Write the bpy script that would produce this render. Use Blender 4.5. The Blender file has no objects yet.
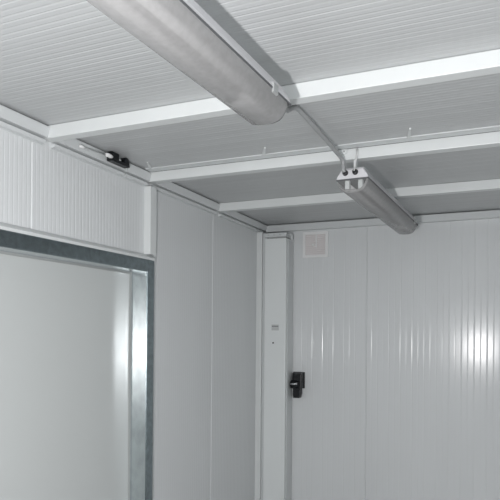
import bpy, bmesh, math
from mathutils import Vector, Matrix

H = 1.65                       # eye height above the floor
C = bpy.context.scene.collection
SC = bpy.context.scene
FLOOR = 0.0

# ---------------------------------------------------------------- materials
def mat(name, col, rough=.4, metal=0., spec=.5, alpha=1., noise=None, coat=0., bump=None, transp=0.):
    m = bpy.data.materials.new(name); m.use_nodes = True
    nt = m.node_tree; b = nt.nodes['Principled BSDF']; out = nt.nodes['Material Output']
    b.inputs['Base Color'].default_value = (*col, 1)
    b.inputs['Roughness'].default_value = rough
    b.inputs['Metallic'].default_value = metal
    b.inputs['Specular IOR Level'].default_value = spec
    b.inputs['Coat Weight'].default_value = coat
    b.inputs['Coat Roughness'].default_value = .15
    if noise:
        sc, amt, stretch = noise
        tc = nt.nodes.new('ShaderNodeTexCoord'); mp = nt.nodes.new('ShaderNodeMapping')
        mp.inputs['Scale'].default_value = stretch
        nz = nt.nodes.new('ShaderNodeTexNoise'); nz.inputs['Scale'].default_value = sc
        nz.inputs['Detail'].default_value = 4
        cr = nt.nodes.new('ShaderNodeValToRGB')
        cr.color_ramp.elements[0].position = .3; cr.color_ramp.elements[1].position = .7
        cr.color_ramp.elements[0].color = (*[c*(1-amt) for c in col], 1)
        cr.color_ramp.elements[1].color = (*[min(1, c*(1+amt)) for c in col], 1)
        nt.links.new(tc.outputs['Object'], mp.inputs['Vector'])
        nt.links.new(mp.outputs['Vector'], nz.inputs['Vector'])
        nt.links.new(nz.outputs['Fac'], cr.inputs['Fac'])
        nt.links.new(cr.outputs['Color'], b.inputs['Base Color'])
        if bump:
            bp = nt.nodes.new('ShaderNodeBump'); bp.inputs['Strength'].default_value = bump
            bp.inputs['Distance'].default_value = .002
            nt.links.new(nz.outputs['Fac'], bp.inputs['Height'])
            nt.links.new(bp.outputs['Normal'], b.inputs['Normal'])
    if transp:
        tr = nt.nodes.new('ShaderNodeBsdfTransparent'); mx = nt.nodes.new('ShaderNodeMixShader')
        mx.inputs['Fac'].default_value = transp
        nt.links.new(b.outputs['BSDF'], mx.inputs[1]); nt.links.new(tr.outputs['BSDF'], mx.inputs[2])
        nt.links.new(mx.outputs['Shader'], out.inputs['Surface'])
    return m

M = {}
M['wall'] = mat('white_coated_wall_steel', (.69, .71, .718), .17, spec=.27, noise=(3, .02, (1, 1, .15)))
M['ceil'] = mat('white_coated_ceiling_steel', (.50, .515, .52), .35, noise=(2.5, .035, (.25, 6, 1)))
M['paint'] = mat('white_painted_steel', (.70, .725, .725), .38, noise=(5, .02, (1, 1, 1)))
M['trim'] = mat('pale_grey_trim', (.63, .655, .66), .35)
M['column'] = mat('pale_grey_column_paint', (.75, .78, .78), .35)
M['leaf'] = mat('glossy_white_door_leaf', (.57, .595, .59), .2, coat=.6)
M['galv'] = mat('galvanised_steel', (.26, .305, .32), .24, metal=1., noise=(38, .16, (1, 1, 1)), bump=.10)
M['galv_lit'] = mat('galvanised_steel_lit', (.64, .69, .705), .27, metal=1., noise=(26, .12, (1, 1, .6)), bump=.35)  # the frame's galvanised steel again, flash sheen put into a brighter colour
M['seal'] = mat('dark_grey_seal', (.10, .105, .11), .6)
M['gasket'] = mat('grey_rubber_gasket', (.36, .375, .375), .6)
M['black'] = mat('black_plastic', (.006, .007, .009), .35, spec=.3)
M['dark'] = mat('dark_grey_plastic', (.015, .017, .02), .4, spec=.35)
M['chrome'] = mat('bright_chrome', (.85, .86, .87), .16, metal=1.)
M['vent'] = mat('white_vent_plastic', (.80, .805, .805), .5)
M['louvre'] = mat('pinkish_white_louvre', (.80, .77, .77), .55)
M['housing'] = mat('pale_grey_lamp_housing', (.66, .66, .68), .4)
M['diffuser'] = mat('frosted_clear_diffuser', (.37, .37, .37), .26, transp=.29, noise=(60, .06, (1, 1, 1)))
M['clear'] = mat('clear_plastic', (.42, .43, .43), .12, transp=.72)
M['tube'] = mat('white_fluorescent_tube', (.80, .80, .80), .25)
M['cable'] = mat('grey_cable_sheath', (.36, .37, .375), .45)
M['white_cable'] = mat('white_cable_sheath', (.75, .76, .76), .4)
M['floor'] = mat('grey_vinyl_floor', (.13, .13, .125), .5, noise=(14, .12, (1, 1, 1)))
M['label'] = mat('pale_plastic_plate', (.55, .57, .57), .4)

# ---------------------------------------------------------------- mesh helpers
def box(bm, x0, x1, y0, y1, z0, z1):
    v = [bm.verts.new((x, y, z)) for z in (z0, z1) for y in (y0, y1) for x in (x0, x1)]
    for f in ((0,2,3,1),(4,5,7,6),(0,1,5,4),(2,6,7,3),(0,4,6,2),(1,3,7,5)):
        bm.faces.new([v[i] for i in f])
    return v

def bbox_bevel(bm, r, seg=2):
    bmesh.ops.bevel(bm, geom=bm.edges[:], offset=r, segments=seg, profile=.6, affect='EDGES')

def prism(bm, pts, axis, a0, a1):
    """closed polygon pts extruded along axis ('x','y','z')"""
    def p(u, v, a):
        return {'x': (a, u, v), 'y': (u, a, v), 'z': (u, v, a)}[axis]
    A = [bm.verts.new(p(u, v, a0)) for u, v in pts]; B = [bm.verts.new(p(u, v, a1)) for u, v in pts]
    n = len(pts)
    for i in range(n): bm.faces.new((A[i], A[(i+1) % n], B[(i+1) % n], B[i]))
    bm.faces.new(A[::-1]); bm.faces.new(B)

def tube(bm, pts, r, seg=10, cap=True):
    pts = [Vector(p) for p in pts]; rings = []
    n = len(pts); rs = r if isinstance(r, (list, tuple)) else [r]*n
    up = Vector((0, 0, 1))
    for i, p in enumerate(pts):
        t = (pts[min(i+1, n-1)] - pts[max(i-1, 0)]).normalized()
        u = up if abs(t.dot(up)) < .95 else Vector((1, 0, 0))
        a = t.cross(u).normalized(); b = t.cross(a).normalized()
        rings.append([bm.verts.new(p + rs[i]*(a*math.cos(2*math.pi*k/seg) + b*math.sin(2*math.pi*k/seg))) for k in range(seg)])
    for i in range(n-1):
        for k in range(seg):
            bm.faces.new((rings[i][k], rings[i][(k+1) % seg], rings[i+1][(k+1) % seg], rings[i+1][k]))
    if cap: bm.faces.new(rings[0][::-1]); bm.faces.new(rings[-1])

def obj(name, bm, m, parent=None, smooth=False, z=H, offset=None):
    bmesh.ops.recalc_face_normals(bm, faces=bm.faces[:])
    me = bpy.data.meshes.new(name)
    if parent is not None and offset is not None:
        bm.transform(Matrix.Translation(-Vector(offset)))
        z = 0
    if z: bm.transform(Matrix.Translation((0, 0, z)))
    bm.to_mesh(me); bm.free(); me.materials.append(m)
    if smooth:
        for p in me.polygons: p.use_smooth = True
    o = bpy.data.objects.new(name, me); C.objects.link(o)
    if parent is not None: o.parent = parent
    return o

def struct(name, bm, m, parent=None):
    o = obj(name, bm, m, parent)
    if parent is None: o['kind'] = 'structure'
    return o

def thing(name, label, cat, loc, group=None):
    o = bpy.data.objects.new(name, None); C.objects.link(o)
    o.location = (loc[0], loc[1], loc[2] + H); o.empty_display_size = .05
    o['label'] = label; o['category'] = cat
    if group: o['group'] = group
    return o

def tag(o, label, cat, group=None):
    o['label'] = label; o['category'] = cat
    if group: o['group'] = group
    return o

def part(name, bm, m, t, smooth=False, label=None):
    l = t.location
    if t.parent is not None: l = t.parent.location
    o = obj(name, bm, m, t, smooth, offset=(l[0], l[1], l[2]-H))
    if label: o['label'] = label
    return o

def groove_line(a0, a1, grooves):
    """(position, depth) points along a sheet with rounded grooves: [(centre, width, depth)]"""
    pts = [(a0, 0)]
    for c, w, d in grooves:
        if c - w/2 <= a0 or c + w/2 >= a1: continue
        for k in range(9):
            s = -1 + k/4
            pts.append((c + s*w/2, d*.5*(1 + math.cos(math.pi*s))))
    pts.append((a1, 0))
    return pts

def micro(a0, a1, pitch, w, d, first=0.):
    n = int((a1-a0)/pitch) + 1
    return [(a0 + first + pitch*(k+.5), w, d) for k in range(n)]

ZF = -H                       # floor, seen from the eye height
ZC = .80                      # ceiling underside
XW, YW = -1.675, 4.15         # left wall face, far wall face
XR, YB = 1.35, -2.40           # right wall, back wall
Y1, Y2, Y3 = 1.793, 2.519, 3.307
ZB = .75
TH = .12

# ---------------------------------------------------------------- shell
bm = bmesh.new(); box(bm, XW-.3, XR+TH, YB-TH, YW+TH, ZF-.1, ZF); struct('floor', bm, M['floor'])

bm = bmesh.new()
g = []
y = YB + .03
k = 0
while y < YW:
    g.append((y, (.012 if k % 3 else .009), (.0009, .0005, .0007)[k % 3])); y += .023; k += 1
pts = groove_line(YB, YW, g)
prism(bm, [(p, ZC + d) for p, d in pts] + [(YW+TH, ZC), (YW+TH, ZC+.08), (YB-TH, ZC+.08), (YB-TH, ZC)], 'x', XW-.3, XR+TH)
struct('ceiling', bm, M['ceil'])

# left wall: panel above the door, panel to the corner, panel before the door
DY0, DY1, DZ = 1.20, 2.540, .345     # opening in the wall
def left_panel(bm, y0, y1, z0, z1, seams=()):
    gr = micro(y0, y1, .023, .010, .0006) 
    gr = [q for q in gr if all(abs(q[0]-s) > .014 for s in seams)] + [(s, .012, .004) for s in seams]
    gr.sort()
    pts = groove_line(y0, y1, gr)
    prism(bm, [(XW - d, p) for p, d in pts] + [(XW-TH, y1), (XW-TH, y0)], 'z', z0, z1)
bm = bmesh.new()
left_panel(bm, DY0, DY1, DZ, ZC, (1.74,))
left_panel(bm, DY1, YW, ZF, ZC, (3.288,))
left_panel(bm, YB, DY0, ZF, ZC)
struct('wall_left', bm, M['wall'])

# far wall: wide planks with rounded grooves
bm = bmesh.new()
gr = []
x = -1.185
seam = -.887
c = seam
n0 = -10
for k in range(-9, 22):
    cx = seam + .0795*k
    if XW+.02 < cx < XR-.02:
        gr.append((cx, .012, .005) if k == 0 else (cx, .011, .0010))
    cx2 = cx + .0397
    if XW+.02 < cx2 < XR-.02: gr.append((cx2, .009, .0003 if k % 2 else .0006))
gr.sort()
pts = groove_line(XW-.3, XR+TH, gr)
prism(bm, [(p, YW + d) for p, d in pts] + [(XR+TH, YW+TH), (XW-.3, YW+TH)], 'z', ZF, ZC)
struct('wall_far', bm, M['wall'])

bm = bmesh.new()
pts = groove_line(YB, YW, micro(YB, YW, .08, .016, .0015))
prism(bm, [(XR + d, p) for p, d in pts] + [(XR+TH, YW), (XR+TH, YB)], 'z', ZF, ZC)
struct('wall_right', bm, M['wall'])

# back wall with an added, unseen window for soft fill light
WX0, WX1, WZ0, WZ1 = -.95, .15, -.55, .45
bm = bmesh.new()
box(bm, XW-.3, WX0, YB-TH, YB, ZF, ZC); box(bm, WX1, XR+TH, YB-TH, YB, ZF, ZC)
box(bm, WX0, WX1, YB-TH, YB, ZF, WZ0); box(bm, WX0, WX1, YB-TH, YB, WZ1, ZC)
struct('wall_back', bm, M['wall'])
bm = bmesh.new()
for a in ((WX0, WX0+.05, WZ0, WZ1), (WX1-.05, WX1, WZ0, WZ1), (WX0+.05, WX1-.05, WZ0, WZ0+.05), (WX0+.05, WX1-.05, WZ1-.05, WZ1), (-.425, -.375, WZ0+.05, WZ1-.05)):
    box(bm, a[0], a[1], YB-.08, YB-.03, a[2], a[3])
win = struct('added_window_1', bm, M['paint'])
bm = bmesh.new(); box(bm, WX0+.05, WX1-.05, YB-.058, YB-.052, WZ0+.05, WZ1-.05)
glass = mat('clear_window_glass', (.9, .93, .93), .05, transp=.92)
obj('pane', bm, glass, win)

# ---------------------------------------------------------------- door recess, galvanised frame
FX, LX = -1.635, -1.735
FI, FO, HI, HO = 2.494, 2.556, .292, .352
LJ = 1.25
bm = bmesh.new()
box(bm, LX-.045, LX, LJ+.002, FI-.002, ZF+.01, HI-.002)
door = struct('door_1', bm, M['leaf'])
bm = bmesh.new()
def frame_piece(pts, axis, a0, a1):
    prism(bm, pts, axis, a0, a1)
b_ = .0035
# right jamb (rounded front arris), head, left jamb
frame_piece([(LX-.05, FI), (FX-b_, FI), (FX-b_*.3, FI+b_*.3), (FX, FI+b_), (FX, FO-b_), (FX-b_, FO), (LX-.05, FO)], 'z', ZF, HO)
frame_piece([(LX-.05, HI), (FX-b_, HI), (FX-b_*.3, HI+b_*.3), (FX, HI+b_), (FX, HO-b_), (FX-b_, HO), (LX-.05, HO)], 'y', LJ-.06, FI)
frame_piece([(LX-.05, LJ), (FX-b_, LJ), (FX, LJ-b_), (FX, LJ-.06), (LX-.05, LJ-.06)], 'z', ZF, HI)
obj('door_frame', bm, M['galv'], door)
bm = bmesh.new(); box(bm, LX+.0005, FX-.005, FI-.0015, FI, ZF+.01, HI-.0015); jl = obj('jamb_sheen', bm, M['galv_lit'], door); jl['label'] = 'galvanised inner jamb of the door recess, flash sheen in its colour'  # inner frame faces laid over in the lighter metal, as lit by the flash
bm = bmesh.new(); box(bm, LX+.0005, FX-.005, LJ, FI, HI-.0015, HI); obj('head_sheen', bm, M['galv_lit'], door)
bm = bmesh.new()
box(bm, LX, LX+.006, FI-.013, FI, ZF+.01, HI)
box(bm, LX, LX+.006, LJ, FI-.013, HI-.010, HI)
obj('door_gasket', bm, M['gasket'], door)

# white cover strip along the top of the frame
bm = bmesh.new(); prism(bm, [(XW, HO), (FX+.002, HO), (FX+.002, HO+.012), (XW+.012, HO+.03), (XW, HO+.03)], 'y', LJ-.06, 2.56)
struct('trim_1', bm, M['paint'])

# ---------------------------------------------------------------- rails under the ceiling
bm = bmesh.new()
prof = [(XW, .724), (XW+.002, .724), (XW+.002, .728), (XW+.018, .731), (XW+.022, .744), (XW+.006, .745), (XW+.006, .751), (XW+.032, .752), (XW+.041, .785), (XW+.041, .792), (XW, .792)]
for y0, y1 in ((YB, Y1), (Y1+.05, 2.318), (2.327, Y2), (Y2+.05, Y3), (Y3+.05, YW)):
    prism(bm, prof, 'y', y0, y1)
bb = bmesh.new(); bb.free()
struct('trim_2', bm, M['trim'])
bm = bmesh.new()
prism(bm, [(YW, .7435), (4.116, .7435), (4.112, .748), (4.112, .790), (4.116, .794), (YW, .794)], 'x', XW+.03, XR)
struct('trim_3', bm, M['trim'])

# ---------------------------------------------------------------- ceiling beams
def beam(label, y):
    t = thing('ceiling_beam', label, 'beam', ((XW+XR)/2, y+.025, ZB), 'white steel beams across the ceiling')
    bm = bmesh.new()
    box(bm, XW+.003, XR, y, y+.05, ZB, ZC-.0005)
    bbox_bevel(bm, .003, 2)
    part('beam_profile', bm, M['paint'], t)
    return t
b1 = beam('nearest white steel beam crossing the ceiling, above the end of the near lamp', Y1)
b2 = beam('middle white steel beam ending above the post beside the door frame', Y2)
b3 = beam('thin farthest white beam between the middle beam and the far wall', Y3)
# joint strip on the ceiling along the middle beam with a dark seal and small straps
bm = bmesh.new(); box(bm, XW+.045, XR, Y2-.011, Y2-.0005, ZC-.004, ZC); part('seal', bm, M['seal'], b2, label='thin dark seal along the beam top')
bm = bmesh.new(); box(bm, XW+.045, XR, Y2-.062, Y2-.011, ZC-.005, ZC); part('joint_strip', bm, M['trim'], b2)
for sx, sy in ((-.997, Y2-.062), (-1.60, Y2-.062), (-.357, Y2-.062)):
    bm = bmesh.new()
    d = Vector((-.0 - sx, 0, 0))
    # short tapered strap fixed to the ceiling, leaning towards the room
    L = .10
    dirv = Vector((.42 if sx < -.5 else .17, -.9)).normalized()
    nv = Vector((-dirv.y, dirv.x))
    q = [Vector((sx, sy)) + nv*.007, Vector((sx, sy)) - nv*.007, Vector((sx, sy)) + dirv*L - nv*.0035, Vector((sx, sy)) + dirv*L + nv*.0035]
    prism(bm, [(v.x, v.y) for v in q], 'z', ZC-.006, ZC)
    part('strap', bm, M['paint'], b2)

# ---------------------------------------------------------------- posts
t = thing('wall_post', 'white square steel post standing above the door frame corner', 'post', (XW+.02, 2.543, HO+.0301))
bm = bmesh.new(); box(bm, XW, FX, 2.515, 2.571, HO+.0301, .727); bbox_bevel(bm, .002, 2); part('post_tube', bm, M['paint'], t)
bm = bmesh.new(); box(bm, XW, XW+.004, 2.571, 2.60, HO+.0301, .727); part('post_flange', bm, M['trim'], t)
bm = bmesh.new(); box(bm, XW, XW+.006, 2.560, 2.61, ZF, HO-.0); struct('trim_4', bm, M['trim'])

t = thing('corner_post', 'narrow white steel post in the room corner left of the wide column', 'post', (XW+.02, 4.04, ZF))
bm = bmesh.new(); box(bm, XW, FX+.003, 4.004, 4.06, ZF, .727); bbox_bevel(bm, .002, 2); part('post_tube', bm, M['paint'], t)

# ---------------------------------------------------------------- column in the corner
CX0, CX1, CY = -1.602, -1.438, 3.99
t = thing('corner_column', 'wide pale grey boxed column in the room corner beside the vent', 'column', ((CX0+CX1)/2, 4.07, ZF))
bm = bmesh.new(); box(bm, CX0, CX1, CY, YW-.006, ZF, .672); bbox_bevel(bm, .003, 2); part('column_cover', bm, M['column'], t)
bm = bmesh.new(); box(bm, CX0+.012, CX1-.008, CY+.012, YW-.008, .672, .684); part('cap_gap', bm, M['gasket'], t, label='darker recessed neck at the column top')
bm = bmesh.new(); box(bm, CX0-.006, CX1+.002, CY-.004, YW-.006, .684, .712); bbox_bevel(bm, .003, 2); cap = part('top_cap', bm, M['trim'], t)
for bx in (-1.575, -1.53, -1.485):
    bm = bmesh.new(); tube(bm, [(bx, CY-.004, .698), (bx, CY-.009, .698)], .006, 8); part('bolt', bm, M['label'], t)
bm = bmesh.new(); tube(bm, [(CX1+.0, 4.02, .70), (-1.415, 4.015, .70), (-1.405, 4.01, .694), (-1.402, 4.01, .684), (-1.402, 4.01, .655)], .008, 8)
part('elbow_pipe', bm, M['trim'], t, True)
bm = bmesh.new(); box(bm, FX+.004, CX0-.0005, 4.022, YW-.006, ZF, .72); part('side_strip', bm, M['trim'], t)
bm = bmesh.new(); box(bm, CX1+.001, CX1+.006, CY+.03, YW-.02, ZF, .66); part('side_strip', bm, M['trim'], t)
bm = bmesh.new(); box(bm, -1.545, -1.488, CY-.004, CY, .002, .044); bbox_bevel(bm, .0015, 1); lp = part('latch_plate', bm, M['label'], t, label='small grey rectangular latch plate')
bm = bmesh.new(); box(bm, -1.541, -1.492, CY-.0055, CY-.0035, .030, .034); o = part('slot', bm, M['seal'], lp)
bm = bmesh.new(); tube(bm, [(-1.532, CY+.0, -.089), (-1.532, CY-.004, -.089)], .006, 10); part('screw', bm, M['dark'], t, label='small dark screw below the latch plate')

# ---------------------------------------------------------------- vent
t = thing('air_vent', 'small square white ventilation grille high on the far wall', 'vent', (-1.2655, YW, .54))
VX0, VX1, VZ0, VZ1 = -1.362, -1.169, .541, .731
bm = bmesh.new()
w = .020
for a in ((VX0, VX0+w, VZ0, VZ1), (VX1-w, VX1, VZ0, VZ1), (VX0+w, VX1-w, VZ0, VZ0+w), (VX0+w, VX1-w, VZ1-w, VZ1)):
    prism(bm, [(a[0], a[2]), (a[1], a[2]), (a[1], a[3]), (a[0], a[3])], 'y', YW-.010, YW-.0005)
part('vent_frame', bm, M['vent'], t)
bm = bmesh.new(); box(bm, VX0+w, VX1-w, YW-.002, YW-.0005, VZ0+w, VZ1-w); part('back_mesh', bm, M['louvre'], t)
nsl = 11
for k in range(nsl):
    z0 = VZ0 + w + (VZ1-VZ0-2*w)*k/nsl
    hgt = (VZ1-VZ0-2*w)/nsl
    bm = bmesh.new()
    prism(bm, [(YW-.002, z0+hgt*.95), (YW-.0085, z0+hgt*.30), (YW-.0085, z0+hgt*.15), (YW-.002, z0+hgt*.7)], 'x', VX0+w, VX1-w)
    part('slat', bm, M['louvre'], t)
bm = bmesh.new(); box(bm, -1.262, -1.254, YW-.012, YW-.002, .612, VZ1-w); part('slider_bar', bm, M['vent'], t)
bm = bmesh.new(); tube(bm, [(-1.280, YW-.002, .634), (-1.280, YW-.016, .634)], .009, 12); part('knob', bm, M['vent'], t)

# ---------------------------------------------------------------- black socket on the far wall
SX0, SX1, SY = -1.414, -1.346, YW-.072
t = thing('power_socket', 'black plastic power socket on the far wall beside the column foot', 'socket', (-1.38, YW, -.49))
bm = bmesh.new(); box(bm, -1.428, -1.338, YW-.012, YW-.0005, -.425, -.305); bbox_bevel(bm, .003, 2); part('back_plate', bm, M['dark'], t)
bm = bmesh.new(); box(bm, SX0, SX1, SY, YW-.012, -.424, -.310); bbox_bevel(bm, .005, 2); hs = part('housing', bm, M['black'], t)
for k in range(5):
    z = -.33-.02*k
    bm = bmesh.new(); box(bm, SX1-.001, SX1+.002, SY+.012, YW-.02, z-.003, z+.003); part('rib', bm, M['dark'], hs)
bm = bmesh.new()
prism(bm, [(SY+.004, -.362), (SY-.020, -.372), (SY-.026, -.400), (SY-.010, -.420), (SY+.004, -.420)], 'x', -1.424, -1.362)
bbox_bevel(bm, .003, 2)
lid = part('hinged_lid', bm, M['black'], t)
bm = bmesh.new(); tube(bm, [(-1.418, SY-.028, -.389), (-1.366, SY-.028, -.386)], .0062, 10); part('hinge_pin', bm, M['chrome'], lid, True, label='bright metal hinge pin')
bm = bmesh.new()
prism(bm, [(-1.410, -.424), (-1.352, -.424), (-1.352, -.462), (-1.360, -.493), (-1.408, -.493), (-1.410, -.47)], 'y', SY+.004, YW-.02)
bbox_bevel(bm, .004, 2); part('plug', bm, M['black'], t)

# ---------------------------------------------------------------- black clamp on the left rail
t = thing('cable_clamp', 'small black clamp with thin rod on the left rail under the ceiling', 'clamp', (-1.60, 2.2, .74))
bm = bmesh.new(); box(bm, -1.633, -1.600, 2.150, 2.285, .754, .768); bbox_bevel(bm, .005, 2); part('base_plate', bm, M['black'], t)
bm = bmesh.new(); box(bm, -1.633, -1.602, 2.150, 2.205, .762, .797); bbox_bevel(bm, .006, 2); part('clamp_body', bm, M['black'], t)
bm = bmesh.new(); prism(bm, [(2.240, .760), (2.285, .760), (2.283, .785), (2.272, .796), (2.255, .796)], 'x', -1.633, -1.602); bbox_bevel(bm, .004, 2); part('clamp_jaw', bm, M['black'], t)
bm = bmesh.new(); tube(bm, [(-1.620, 2.200, .778), (-1.620, 2.250, .776)], .009, 10); part('clamp_screw', bm, M['chrome'], t, True, label='bright metal screw between the jaws')
bm = bmesh.new(); tube(bm, [(-1.602, 2.105, .769), (-1.602, 2.112, .769), (-1.602, 2.138, .769), (-1.602, 2.150, .769)], [.004, .009, .009, .006], 12); part('end_knob', bm, M['vent'], t, True, label='bright white rounded knob')
bm = bmesh.new(); tube(bm, [(-1.622, 1.985, .765), (-1.606, 2.11, .768)], .0030, 8); rd = part('rod', bm, M['gasket'], t, True, label='thin grey rod')
bm = bmesh.new(); tube(bm, [(-1.625, 1.958, .766), (-1.625, 1.963, .766), (-1.623, 1.980, .765), (-1.622, 1.986, .765)], [.003, .007, .007, .003], 10); part('rod_tip', bm, M['vent'], rd, True, label='white rounded rod tip')

# ---------------------------------------------------------------- lamps
LEN = 1.235
ANG = math.atan2(.048, 1.22)
def dif_profile(s=1.0, lift=0.):
    return [(-.069*s, 0), (-.0675*s, -.010), (-.060*s, -.027), (-.050*s, -.041), (-.040*s, -.049), (-.022*s, -.054), (0, -.055),
            (.022*s, -.054), (.040*s, -.049), (.050*s, -.041), (.060*s, -.027), (.0675*s, -.010), (.069*s, 0)]
def make_lamp(label, loc, ang):
    t = thing('ceiling_lamp', label, 'lamp', loc, 'sealed fluorescent lamps under the ceiling')
    def P(name, bm, m, par=None, smooth=False, label=None):
        me_o = obj(name, bm, m, par or t, smooth, z=0)
        if label: me_o['label'] = label
        return me_o
    # housing: loft of trapezoid, ends inclined
    bm = bmesh.new()
    def ring(y, s, z, zz):
        return [bm.verts.new((x*s, y, z_)) for x, z_ in ((-.069, z), (-.067, z+.012), (-.046, zz), (.046, zz), (.067, z+.012), (.069, z))]
    R = [ring(0, 1, 0, .040), ring(.012, 1, 0, .050), ring(LEN-.012, 1, 0, .050), ring(LEN, 1, 0, .040)]
    for a, b in zip(R, R[1:]):
        for i in range(6): bm.faces.new((a[i], a[(i+1) % 6], b[(i+1) % 6], b[i]))
    bm.faces.new(R[0][::-1]); bm.faces.new(R[-1])
    P('housing', bm, M['housing'])
    # seal line
    bm = bmesh.new(); box(bm, -.0705, .0705, -.0015, LEN+.0015, -.004, .0015); P('seal', bm, M['seal'], label='thin dark seal between housing and diffuser')
    # diffuser shell
    bm = bmesh.new()
    st = [(0.0, .90, .80), (.004, .97, .95), (.012, 1., 1.), (LEN-.03, 1., 1.), (LEN-.012, .96, .90), (LEN-.002, .86, .62), (LEN, .82, .5)]
    rings = []
    for y, s, d in st:
        rings.append([bm.verts.new((x*s, y, -.004 + z*d)) for x, z in dif_profile()])
    for a, b in zip(rings, rings[1:]):
        for i in range(len(a)-1): bm.faces.new((a[i], a[i+1], b[i+1], b[i]))
    bm.faces.new(rings[-1])
    fc = bmesh.new(); fc.faces.new([fc.verts.new(v.co) for v in rings[0]]); fc.normal_update()
    P('end_window', fc, M['clear'], label='clear end face of the diffuser')
    dfo = P('diffuser', bm, M['diffuser'], None, True)
    mod = None
    # tubes with holders behind the diffuser
    for sx in (-.024, .034):
        bm = bmesh.new(); tube(bm, [(sx, .035, -.026), (sx, LEN-.04, -.026)], .013, 12)
        tb = P('fluorescent_tube', bm, M['tube'], None, True)
        for yy in (.006, LEN-.04):
            bm = bmesh.new(); box(bm, sx-.010, sx+.010, yy, yy+.024, -.042, -.004); bbox_bevel(bm, .003, 2)
            P('tube_holder', bm, M['paint'], tb)
    bm = bmesh.new(); box(bm, -.036, .030, LEN-.17, LEN-.085, -.050, -.012); bbox_bevel(bm, .004, 2); P('bright_patch', bm, M['tube'])  # added white block, a bright patch seen through the diffuser
    # clips along the rim
    for yy in (1.10,):
        for s in (-1, 1):
            bm = bmesh.new(); prism(bm, [(s*.068, -.014), (s*.0745, -.012), (s*.0745, .012), (s*.066, .016)], 'y', yy, yy+.03)
            P('clip', bm, M['gasket'])
    # glands at both ends
    for yy, s in ((0., -1), (LEN, 1)):
        for gx in (-.030, .014):
            bm = bmesh.new()
            tube(bm, [(gx, yy+.004*-s, .027), (gx, yy+s*.004, .027), (gx, yy+s*.0045, .027), (gx, yy+s*.018, .027), (gx, yy+s*.020, .027)], [.0125, .0125, .0105, .0095, .005], 12)
            P('cable_gland', bm, M['black'], label='round black cable gland')
    # hangers to the beams
    for hy in HANG[label]:
        bm = bmesh.new(); box(bm, -.004, .010, hy-.012, hy+.012, .049, loc_top(loc)); bbox_bevel(bm, .002, 1)
        P('hanger', bm, M['paint'])
    t.rotation_euler = (0, 0, ang)
    return t
ZL = .660
def loc_top(loc): return ZB - loc[2] + .001
La = 'long grey fluorescent lamp hanging under the middle and farthest beams'
Lb = 'grey fluorescent lamp before the nearest beam, its end at the photo top'
HANG = {La: (.045, .835), Lb: (.35,)}
make_lamp(La, (-.601, 2.500, ZL), -ANG)
# near lamp: its far end sits at y = 1.62
def make_near():
    ex, ey = -.640, 1.615
    t = make_lamp(Lb, (ex - LEN*math.sin(ANG), ey - LEN*math.cos(ANG), ZL), -ANG)
    for c in t.children:
        if c.name.startswith('hanger'):
            for v in c.data.vertices:
                if v.co.z > .06: v.co.z += ZC - ZB - .001
    return t
make_near()

# cable between the two lamps
bm = bmesh.new()
pa = [(-.622, 1.634, .687), (-.628, 1.665, .692), (-.640, 1.70, .705), (-.655, 1.745, .728), (-.664, 1.785, .7395), (-.667, 1.82, .7405), (-.667, 1.855, .7405),
      (-.668, 1.89, .760), (-.667, 1.93, .777), (-.666, 1.97, .783), (-.663, 2.05, .780), (-.651, 2.30, .762), (-.643, 2.44, .749), (-.640, 2.470, .743),
      (-.637, 2.483, .730), (-.634, 2.482, .708), (-.633, 2.478, .694), (-.632, 2.482, .688)]
tube(bm, pa, .0090, 10)
tag(obj('power_cable', bm, M['cable'], None, True), 'grey cable strung below the ceiling between the two lamps', 'cable')
# short white lead from the beam to the second gland
bm = bmesh.new()
tube(bm, [(-.583, 2.514, .790), (-.583, 2.510, .765), (-.585, 2.499, .735), (-.586, 2.488, .708), (-.587, 2.481, .690), (-.587, 2.484, .687)], .0045, 8)
tag(obj('white_lead', bm, M['white_cable'], None, True), 'short white cable dropping from the middle beam into the lamp end', 'cable')
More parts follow.
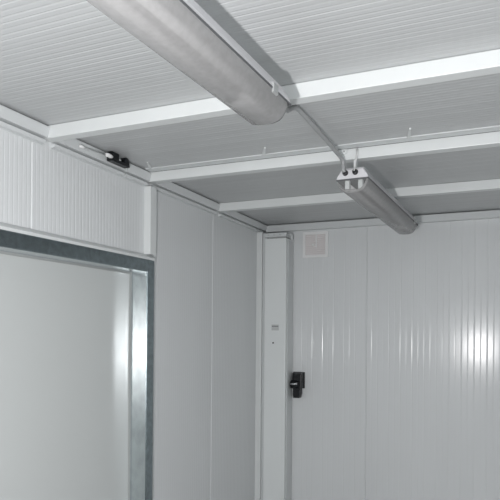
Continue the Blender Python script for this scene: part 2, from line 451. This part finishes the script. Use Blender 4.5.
# bright cable clip on the joint strip
t = thing('cable_clip', 'small white cable clip on the middle beam above the lamp end', 'clip', (-.64, Y2, .78))
bm = bmesh.new(); box(bm, -.680, -.628, Y2-.008, Y2-.0003, .776, .796); bbox_bevel(bm, .002, 1); part('clip_body', bm, M['paint'], t)
for cx in (-.668, -.640):
    bm = bmesh.new(); tube(bm, [(cx, Y2-.008, .786), (cx, Y2-.012, .786)], .004, 8); part('screw', bm, M['gasket'], t)

# ---------------------------------------------------------------- light
w = bpy.data.worlds.new('overcast_daylight'); SC.world = w; w.use_nodes = True
w.node_tree.nodes['Background'].inputs['Color'].default_value = (.75, .82, .85, 1)
w.node_tree.nodes['Background'].inputs['Strength'].default_value = 1.0

def area(name, loc, target, sx, sy, e, col):
    l = bpy.data.lights.new(name, 'AREA'); l.shape = 'RECTANGLE'; l.size = sx; l.size_y = sy; l.energy = e; l.color = col
    o = bpy.data.objects.new(name, l); C.objects.link(o); o.location = loc
    o.rotation_euler = (Vector(target) - Vector(loc)).to_track_quat('-Z', 'Y').to_euler()
    return o
area('added_window_fill', (-.4, YB-.10, H-.05), (-.4, 2, H-.05), 1.0, .9, 12, (.96, .99, 1.))  # soft fill added at the made-up back window
fl = bpy.data.lights.new('camera_flash', 'POINT'); fl.energy = 138; fl.shadow_soft_size = .03; fl.color = (1., .982, .985)
fo = bpy.data.objects.new('camera_flash', fl); C.objects.link(fo); fo.location = (-.27, -.02, H-.20)

# ---------------------------------------------------------------- camera
th, ro, f, cxp, cyp = .4132, .0085, 585.28, 246., 330.43
R = Vector((math.cos(th), math.sin(th), 0)); F = Vector((-math.sin(th), math.cos(th), 0)); U = Vector((0, 0, 1))
c, s = math.cos(ro), math.sin(ro)
xa = c*R + s*U; ya = -s*R + c*U; za = -F
cam = bpy.data.cameras.new('camera'); co = bpy.data.objects.new('camera', cam); C.objects.link(co)
mw = Matrix((xa, ya, za)).transposed().to_4x4(); mw.translation = (0, 0, H); co.matrix_world = mw
cam.sensor_fit = 'HORIZONTAL'; cam.sensor_width = 36; cam.lens = f*36/500
cam.shift_x = (250-cxp)/500; cam.shift_y = (cyp-250)/500
cam.clip_start = .02
SC.camera = co

vs = SC.view_settings
vs.view_transform = 'Standard'; vs.look = 'None'; vs.exposure = 0; vs.gamma = 1; vs.use_curve_mapping = False
